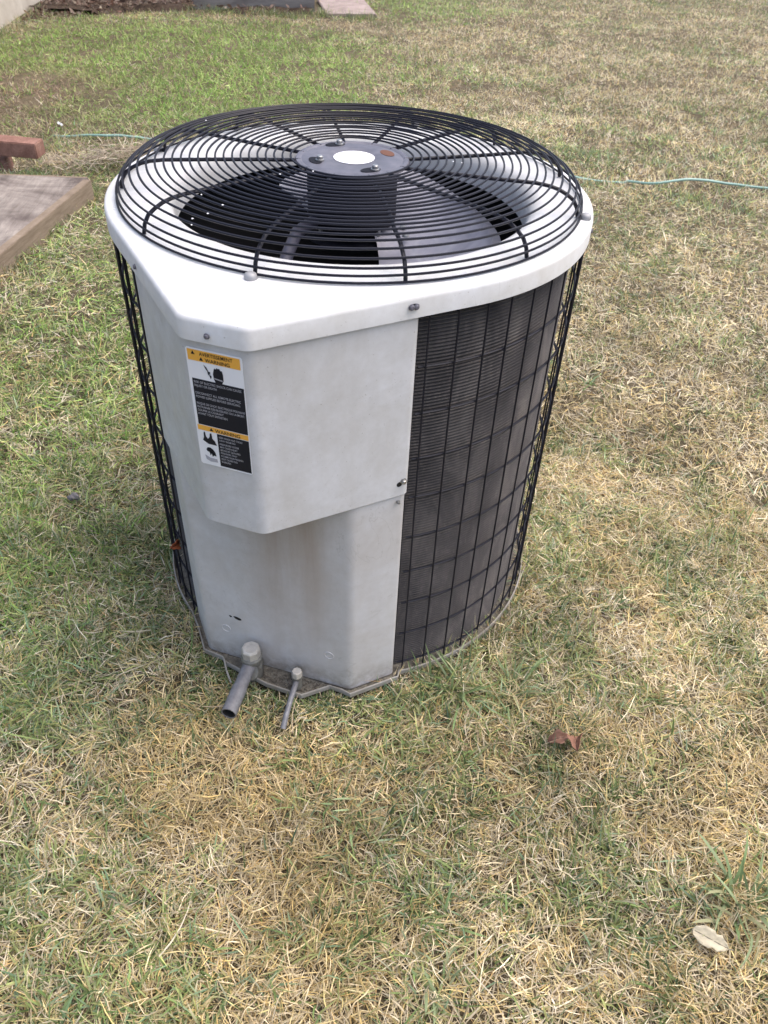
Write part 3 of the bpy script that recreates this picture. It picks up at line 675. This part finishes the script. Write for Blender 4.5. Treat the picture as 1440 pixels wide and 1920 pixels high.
straight('pipe_bore', (-.0240, -.088, .0270), (-.0296, -.1105, .0266), .0117, M['hole'], sv_)
bodyv = tube('valve_block', [(.004, .018, .010), (0, -.012, .018), (-.002, -.020, .024)], .0155, M['brass'], sv_, 14)
lv = lathe('liquid_valve', [(.008, -.006), (.009, 0), (.009, .014), (.0075, .017), (.0075, .022), (.0105, .024), (.0105, .029)], M['brass'], ac, 18, smooth=30, loc=(-.0930, -.4060, .008))
hexcap('valve_cap', (0, 0, .028), .0098, .014, M['cap'], lv)
tube('pipe_stub', [(0, .01, .013), (-.002, -.012, .020), (-.009, -.040, .015), (-.016, -.068, .006), (-.021, -.088, -.008)], .0052, M['pipe'], lv, 12)
tube('valve_stem', [(0, .024, .018), (0, .0, .018)], .007, M['brass'], lv, 12)
br = tube('bracket_strip', [(-.234, -.349, .012), (-.229, -.366, .002), (-.219, -.386, -.012)], .0018, M['pan'], ac, 6)
# grit lying in the pan beside the valves
V = []; Fc = []
for k in range(650):
    t = random.random(); x = -.20+.17*t; y = -.352-.055*t*1.0+random.uniform(-.030, .004); s = random.uniform(.0008, .0028)
    if not inside(np.array(x), np.array(y), pan_hull, -.012): continue
    b_ = len(V); c = Vector((x, y, -.003+s*.6))
    V += [c+Vector((random.uniform(-1, 1), random.uniform(-1, 1), random.uniform(-.4, .8)))*s for _ in range(4)]
    Fc += [(b_, b_+1, b_+2), (b_, b_+1, b_+3), (b_+1, b_+2, b_+3), (b_, b_+2, b_+3)]
m = M['grit'] = mat('grit', (.10, .085, .07), .95)
gr = link('grit', mesh('grit', V, Fc), M['grit'], ac); gr['kind'] = 'stuff'

# ------------------------------------------------------------------ weathered board on the left
def slab(name, poly, z0, z1, m, bevel=.006, sub=0, jit=.0):
    bm = bmesh.new(); vs = [bm.verts.new((x, y, z1)) for x, y in poly]; f = bm.faces.new(vs)
    e = bmesh.ops.extrude_face_region(bm, geom=[f]); 
    for v in [g_ for g_ in e['geom'] if isinstance(g_, bmesh.types.BMVert)]: v.co.z = z0
    bmesh.ops.recalc_face_normals(bm, faces=bm.faces)
    bmesh.ops.bevel(bm, geom=list(bm.edges), offset=bevel, segments=3, affect='EDGES')
    me = bpy.data.meshes.new(name); bm.to_mesh(me); bm.free(); me.shade_smooth(); me.set_sharp_from_angle(angle=R(50)); return link(name, me, m)
m = M['board'] = mat('weathered_board', (.3, .27, .24), .85, 0, .2)
g1 = ramp(m, noise(m, 2.6, 7, .65, 1.2, (1, 1.6, 1)), [(.36, (.12, .098, .092)), (.52, (.23, .20, .185)), (.72, (.39, .35, .32))])
g2 = ramp(m, noise(m, 40, 6, .75, .3, (1, .12, 1)), [(.3, (.65, .63, .60)), (.7, (1.25, 1.25, 1.2))])
setcol(m, mixc(m, 1.0, g1, g2, 'MULTIPLY')); bump(m, noise(m, 60, 6, .75, .3, (1, .1, 1)), .7, .004)
bd = slab('wooden_board', board_c, .012, .060, M['board'], .005)
m = M['board_edge'] = mat('board_edge', (.27, .22, .17), .85, 0, .2)
setcol(m, ramp(m, noise(m, 30, 6, .75, .3, (.3, .3, 3)), [(.3, (.14, .105, .075)), (.7, (.28, .22, .165))]))
def edge_strip(name, a, b, z0, z1, th, m, parent):
    a, b = Vector((*a, 0)), Vector((*b, 0)); t = (b-a).normalized(); nn_ = Vector((t.y, -t.x, 0))
    me = box_mesh(name, (b-a).length, th, z1-z0, .002); o = link(name, me, m, parent)
    o.location = (a+b)/2+Vector((0, 0, (z0+z1)/2))+nn_*0; o.rotation_euler = (0, 0, math.atan2(t.y, t.x)); return o
edge_strip('side_rail', (-1.108, 2.135), (-1.345, .53), GZ, .0605, .034, M['board_edge'], bd)
edge_strip('side_rail', (-1.12, 2.170), (-2.44, 2.198), GZ, .0550, .034, M['board_edge'], bd)
tag(bd, 'weathered grey wooden board lying flat on the grass at left edge', 'board')

# ------------------------------------------------------------------ bricks behind the board
m = M['brick'] = mat('red_brick', (.3, .13, .10), .9, 0, .2)
g1 = ramp(m, noise(m, 16, 6, .7, .5), [(.3, (.17, .085, .065)), (.6, (.28, .155, .12)), (.85, (.40, .27, .22))])
g2 = ramp(m, noise(m, 150, 4, .8), [(.3, (.7, .7, .7)), (.7, (1.2, 1.2, 1.2))])
setcol(m, mixc(m, 1.0, g1, g2, 'MULTIPLY')); bump(m, noise(m, 140, 5, .8), .8, .003)
def brick_mesh():
    me = box_mesh('brick', .205, .092, .062, .004, 3, .0015); return me
bme = brick_mesh()
b1 = link('brick', bme, M['brick'], None, (-1.645, 2.455, .012)); b1.rotation_euler = (0, 0, R(4))
tag(b1, 'dark red brick on the ground underneath the other brick at left edge', 'brick', 'bricks behind the board')
b2 = link('brick', bme.copy(), None, None, (-1.478, 2.430, .095)); b2.rotation_euler = (R(0), R(2.0), R(-6))
tag(b2, 'red brick resting raised on another brick, its pale end facing right', 'brick', 'bricks behind the board')
b2.location.z = .095
b3 = link('brick', bme.copy(), None, None, (-1.415, 2.462, .012)); b3.rotation_euler = (0, 0, R(3))
tag(b3, 'shaded brick hidden in grass below the right half of the raised brick', 'brick', 'bricks behind the board')
b3.scale = (.25, 1, 1)
bpy.data.objects.remove(b3)

# ------------------------------------------------------------------ hose
m = M['hose'] = mat('teal_hose', (.22, .50, .44), .45)
setcol(m, ramp(m, noise(m, 9, 3, .6), [(.3, (.16, .29, .25)), (.7, (.29, .43, .38))]))
hp = [(-1.52, 3.01), (-1.40, 2.985), (-1.2, 2.965), (-1.0, 2.985), (-.7, 2.93), (-.2, 2.86), (.3, 2.80), (.8, 2.66), (1.09, 2.575), (1.28, 2.55), (1.42, 2.475), (1.60, 2.51), (1.80, 2.53), (2.05, 2.495), (2.5, 2.40), (3.2, 2.5), (4.0, 2.9)]
sm = []
for i in range(len(hp)-1):
    p0, p1, p2, p3 = [np.array(hp[min(max(j, 0), len(hp)-1)]) for j in (i-1, i, i+1, i+2)]
    for k in range(10):
        t = k/10; p = .5*((2*p1)+(-p0+p2)*t+(2*p0-5*p1+4*p2-p3)*t*t+(-p0+3*p1-3*p2+p3)*t**3)
        hgt = .009+.010*math.sin(p[0]*9)+(.012 if p[0] > 1.3 else 0)
        sm.append((p[0], p[1], float(gz(p[0], p[1]))+hgt))
hs = tube('garden_hose', sm, .0062, M['hose'], None, 8)
tag(hs, 'thin pale teal garden hose lying across the lawn behind the unit', 'hose')

# ------------------------------------------------------------------ background at the top left
m = M['stucco'] = mat('stucco', (.52, .47, .40), .9, 0, .2)
g1 = ramp(m, noise(m, 5, 6, .7, .5), [(.3, (.40, .35, .29)), (.7, (.58, .53, .46))]); setcol(m, g1); bump(m, noise(m, 120, 5, .8), .7, .004)
wl = link('wall', box_mesh('wall', .22, 7.0, 2.6, .006), M['stucco'], None, (WALLX-.11, 6.4, 1.25)); wl['kind'] = 'structure'
tag(wl, 'beige stucco house wall rising at the top left corner', 'wall', kind='structure')
m = M['timber'] = mat('grey_timber', (.2, .19, .18), .85, 0, .2)
setcol(m, ramp(m, noise(m, 14, 6, .7, .3, (.15, 1, 1)), [(.3, (.10, .09, .09)), (.7, (.26, .25, .25))])); bump(m, noise(m, 50, 6, .75, 0, (.1, 1, 1)), .7, .005)
tb = link('edging_timber', box_mesh('edging_timber', 1.05, .13, .13, .012, 5, .006), M['timber'], None, (-.87, 6.82, .03)); tb.rotation_euler = (0, 0, R(5))
tag(tb, 'grey weathered timber edging the garden bed at the back', 'timber')
m = M['paver'] = mat('pink_paver', (.40, .29, .26), .85, 0, .2)
setcol(m, ramp(m, noise(m, 10, 6, .7), [(.3, (.20, .155, .14)), (.7, (.37, .30, .275))])); bump(m, noise(m, 90, 5, .8), .6, .003)
pv = link('paver', box_mesh('paver', .44, .80, .05, .006, 8, .004), M['paver'], None, (-.07, 7.00, -.010)); pv.rotation_euler = (0, 0, R(8))
tag(pv, 'dusty pink paving slab at the end of the back timber', 'paver')
# garden bed soil and its leaf litter
def bed_height(x, y): return GZ+.012+.05*fbm(x, y, 3, 2)
bx = np.linspace(WALLX+.02, -.36, 60); by = np.linspace(6.35, 9.2, 60); X, Y = np.meshgrid(bx, by, indexing='ij')
edge = np.clip((Y-6.62-.06*np.sin(X*9)+np.clip((-1.75-X)*.9, 0, .9))/.12, 0, 1); Zb = (GZ-.02)*(1-edge)+edge*(bed_height(X, Y))
idx = np.arange(3600).reshape(60, 60); fcs = np.stack([idx[:-1, :-1], idx[1:, :-1], idx[1:, 1:], idx[:-1, 1:]], -1).reshape(-1, 4)
me = mesh('garden_bed', np.stack([X, Y, Zb], -1).reshape(-1, 3).tolist(), fcs.tolist(), 80)
m = M['bed'] = mat('bed_soil', (.06, .042, .03), .95, 0, .1)
setcol(m, ramp(m, noise(m, 30, 6, .75), [(.3, (.035, .025, .02)), (.7, (.11, .08, .06))])); bump(m, noise(m, 60, 6, .8), 1, .02)
gb = link('garden_bed', me, M['bed']); gb['kind'] = 'structure'; gb['label'] = 'dark soil bed behind the lawn'
def leaf_bits(N, xr, yr, zf, cols, smin, smax, cond=None):
    x = rng.uniform(*xr, N); y = rng.uniform(*yr, N)
    if cond is not None: k = cond(x, y); x, y = x[k], y[k]
    N = len(x); L = rng.uniform(smin, smax, N); az = rng.random(N)*2*PI
    c = cols[rng.integers(0, len(cols), N)]*(.6+.7*rng.random((N, 1)))
    return blades(np.stack([x, y, zf(x, y)+rng.random(N)*.02], 1), az, L, L*rng.uniform(.25, .6, N), rng.normal(1.25, .3, N), rng.normal(.3, .6, N), c, c*1.1, 3)
LC = np.array([(.13, .085, .065), (.19, .135, .105), (.09, .06, .05), (.26, .21, .165), (.14, .08, .06)])
lt = build_blades('leaf_litter', [leaf_bits(7000, (WALLX+.05, -.36), (5.7, 8.4), lambda x, y: np.maximum(gz(x, y), bed_height(x, y)*(y > 6.5)+GZ*(y <= 6.5)), LC, .02, .055, lambda x, y: (y > 6.60-np.clip((-1.75-x)*.9, 0, .9)+.15*rng.random(len(x))) & ~((y > 6.7) & (y < 6.9) & (x > -1.4) & (x < -.34)))], M['grass'])
tag(lt, 'brown dead leaf litter covering the bed by the stucco wall', 'leaf litter', kind='stuff')
# straw heap at the left between brick and unit
N = 650; x = rng.normal(-1.12, .17, N); y = 2.62+(x+1.12)*.55+rng.normal(0, .08, N); k = ~blocked(x, y, .01); x, y = x[k], y[k]; N = len(x)
c = np.array([(.50, .42, .32), (.42, .34, .26), (.34, .27, .20), (.55, .48, .38)])[rng.integers(0, 4, N)]*(.7+.5*rng.random((N, 1)))
stw = build_blades('dry_clippings', [blades(np.stack([x, y, gz(x, y)+.015+rng.random(N)*.045], 1), rng.random(N)*2*PI, rng.uniform(.05, .13, N), rng.uniform(.002, .0045, N), rng.normal(1.35, .25, N), rng.normal(.2, .3, N), c, c, 3)], M['grass'])
tag(stw, 'heap of dry grass clippings between the bricks and the unit', 'clippings', kind='stuff')

# ------------------------------------------------------------------ weeds that stand out of the lawn
def tuft(name, x, y, n_, L, wd, cols, label, lean=.75, spread=.012):
    P = np.stack([rng.normal(0, spread, n_), rng.normal(0, spread, n_), np.zeros(n_)], 1)
    c = np.array(cols)[rng.integers(0, len(cols), n_)]*(.75+.5*rng.random((n_, 1)))
    az = rng.random(n_)*2*PI; P[:, 0] += np.cos(az)*spread*.6; P[:, 1] += np.sin(az)*spread*.6
    o = build_blades(name, [blades(P, az, rng.uniform(.55, 1.1, n_)*L, wd*rng.uniform(.7, 1.2, n_), np.abs(rng.normal(lean, .3, n_)), rng.normal(.7, .35, n_), c*.8, c*1.15, 5)], M['grass'])
    o.location = (x, y, float(gz(x, y))); tag(o, label, 'weed', 'broad bladed weed tufts in the dry lawn'); return o
G1 = [(.15, .23, .09), (.20, .28, .12), (.12, .19, .09)]; G2 = [(.20, .27, .13), (.16, .23, .10), (.27, .33, .18), (.34, .34, .19)]
tuft('grass_tuft', .150, -.815, 26, .062, .0050, G1, 'green weed tuft near the bottom, left of the pale dead leaf')
tuft('grass_tuft', .600, -.800, 46, .100, .0058, G2, 'largest grey green weed tuft, right beside the pale dead leaf')
tuft('grass_tuft', .010, -.645, 30, .060, .0050, G2, 'bluish weed tuft in the lawn straight below the front panel')
tuft('grass_tuft', .205, -.402, 44, .105, .0042, G2, 'weed tuft growing against the base below the dark coil')
tuft('grass_tuft', .135, -.412, 12, .095, .0036, G1, 'thin green blades at the foot of the white panel corner', .35)
tuft('grass_tuft', .305, -.405, 34, .080, .0042, G2, 'low grey green tuft right of the weed against the base')
tuft('grass_tuft', .130, -.905, 22, .055, .0046, G2, 'flattened bluish weed at the bottom, below the green weed tuft')
tuft('grass_tuft', -.385, -.985, 26, .060, .0046, G1, 'green weed tuft in the bottom left corner')
tuft('grass_tuft', -.560, -.265, 26, .065, .0046, G2, 'green weed tuft left of the pipe stubs near the left edge')
tuft('grass_tuft', 1.20, 2.72, 60, .085, .0050, G1, 'green tuft standing just behind the hose at right', .5, .06)['kind'] = 'stuff'
tuft('grass_tuft', .560, -.180, 30, .050, .0046, G2, 'pale green weed tuft right of the round coil side')
tuft('grass_tuft', -1.43, 2.33, 40, .085, .0040, G1, 'green weeds in front of the raised brick', .4, .05)['kind'] = 'stuff'

# ------------------------------------------------------------------ fallen leaves and bits
def leaf(name, x, y, z, L, Wd, rot, col, label, curl=.3, cat='leaf', tilt=(0, 0), vein=True, lobes=0):
    V = []; Fc = []; n1, n2 = 14, 6
    for i in range(n1+1):
        t = i/n1; hw = Wd*.5*(math.sin(PI*t**.85)**.75 if 0 < t < 1 else .02)
        if lobes: hw *= .62+.38*abs(math.cos(t*PI*lobes))
        else: hw *= 1+.10*math.sin(i*2.1)-(.45 if 8 <= i <= 9 else 0)*.5; hw = min(hw, Wd*.44)
        for j in range(n2+1):
            s = j/n2*2-1
            V.append(((t-.5)*L, s*hw, curl*hw*s*s+.12*L*math.sin(PI*t*1.3)*curl*1.2+(0 if j != n2//2 else -.0008)+.0012*math.sin(i*1.7+j*2.3)))
    for i in range(n1):
        for j in range(n2): a = i*(n2+1)+j; Fc.append((a, a+1, a+n2+2, a+n2+1))
    me = mesh(name, V, Fc, 60)
    m = mat(name+'_'+str(len(bpy.data.materials)), col, .65, 0, .3)
    setcol(m, ramp(m, noise(m, 90, 5, .7), [(.3, tuple(k*.78 for k in col)), (.7, tuple(min(1, k*1.15) for k in col))]))
    o = link(name, me, m, None, (x, y, z)); o.rotation_euler = (tilt[0], tilt[1], rot)
    sm_ = o.modifiers.new('thickness', 'SOLIDIFY'); sm_.thickness = .0006
    if vein:
        vt = tube('leaf_vein', [((t-.5)*L, 0, .12*L*math.sin(PI*t*1.3)*curl*1.2+.0002) for t in [k/10 for k in range(11)]]+[(L*.62, .002, -.002)], .0007, None, o, 5)
        mm = mat('vein', tuple(k*.45 for k in col), .7); vt.data.materials.append(mm)
    return tag(o, label, cat)
leaf('dead_leaf', .5268, -.8560, .010, .056, .030, R(-28), (.44, .39, .28), 'pale cream dead leaf lying on the grass at bottom right', .25, tilt=(R(25), R(8)))
rl = leaf('curled_leaf', .372, -.520, .006, .042, .026, R(10), (.16, .085, .06), 'curled red brown dead leaf on the grass right of the unit, its darker left half', 1.0, tilt=(R(20), R(-10)), lobes=2)
rl2 = leaf('curled_leaf', .402, -.532, .010, .040, .028, R(75), (.24, .12, .08), 'curled red brown dead leaf on the grass right of the unit, its lighter right half', 1.1, tilt=(R(-25), R(10)), lobes=2)
rl['label'] = 'dark curled brown leaf touching the left side of the redder one'; rl2['label'] = 'curled reddish brown leaf on the grass right of the unit'
lg = leaf('orange_leaf', -.3285, -.2030, .1706, .036, .020, R(70), (.40, .12, .05), 'orange brown leaf caught in the wire guard on the left side', .6, tilt=(R(70), R(20)), lobes=2)
m = M['stone'] = mat('stone', (.12, .11, .12), .9); setcol(m, ramp(m, noise(m, 90, 5, .7), [(.3, (.08, .075, .08)), (.7, (.20, .18, .18))]))
bm = bmesh.new(); bmesh.ops.create_icosphere(bm, subdivisions=3, radius=1)
for v in bm.verts: v.co *= 1+.22*math.sin(v.co.x*4+v.co.y*3)+.12*math.sin(v.co.z*7+v.co.x*5); v.co = Vector((v.co.x*.013, v.co.y*.010, v.co.z*.007))
me = bpy.data.meshes.new('stone'); bm.to_mesh(me); bm.free(); me.shade_smooth()
tag(link('stone', me, M['stone'], None, (-.6407, .130, .008)), 'small dark stone in the grass left of the unit', 'stone')
bm = bmesh.new(); bmesh.ops.create_grid(bm, x_segments=4, y_segments=3, size=.5)
for v in bm.verts: v.co = Vector((v.co.x*.028, v.co.y*.012, .006*math.sin(v.co.x*7)+.003*math.sin(v.co.y*9)))
me = bpy.data.meshes.new('scrap'); bm.to_mesh(me); bm.free()
o = link('paper_scrap', me, M['white'], None, (-1.46, 2.985, .045)); o.rotation_euler = (R(25), R(20), R(-30)); o.modifiers.new('thickness', 'SOLIDIFY').thickness = .0008
tag(o, 'small white scrap in the grass behind the bricks by the hose end', 'scrap')
# loose pale stalks lying on top of the lawn
N = 420; x = rng.uniform(-1.1, 1.3, N); y = rng.uniform(-1.15, 1.6, N); k = ~blocked(x, y, .06); x, y = x[k], y[k]; N = len(x)
c = np.array([(.62, .55, .42), (.55, .46, .30), (.48, .38, .26)])[rng.integers(0, 3, N)]*(.8+.3*rng.random((N, 1)))
st = build_blades('loose_stalks', [blades(np.stack([x, y, gz(x, y)+.014+rng.random(N)*.012], 1), rng.random(N)*2*PI, rng.uniform(.03, .10, N), rng.uniform(.0014, .0026, N), rng.normal(1.42, .12, N), rng.normal(.1, .15, N), c, c, 4)], M['grass'])
tag(st, 'loose pale dry stalks lying over the lawn', 'stalks', kind='stuff')
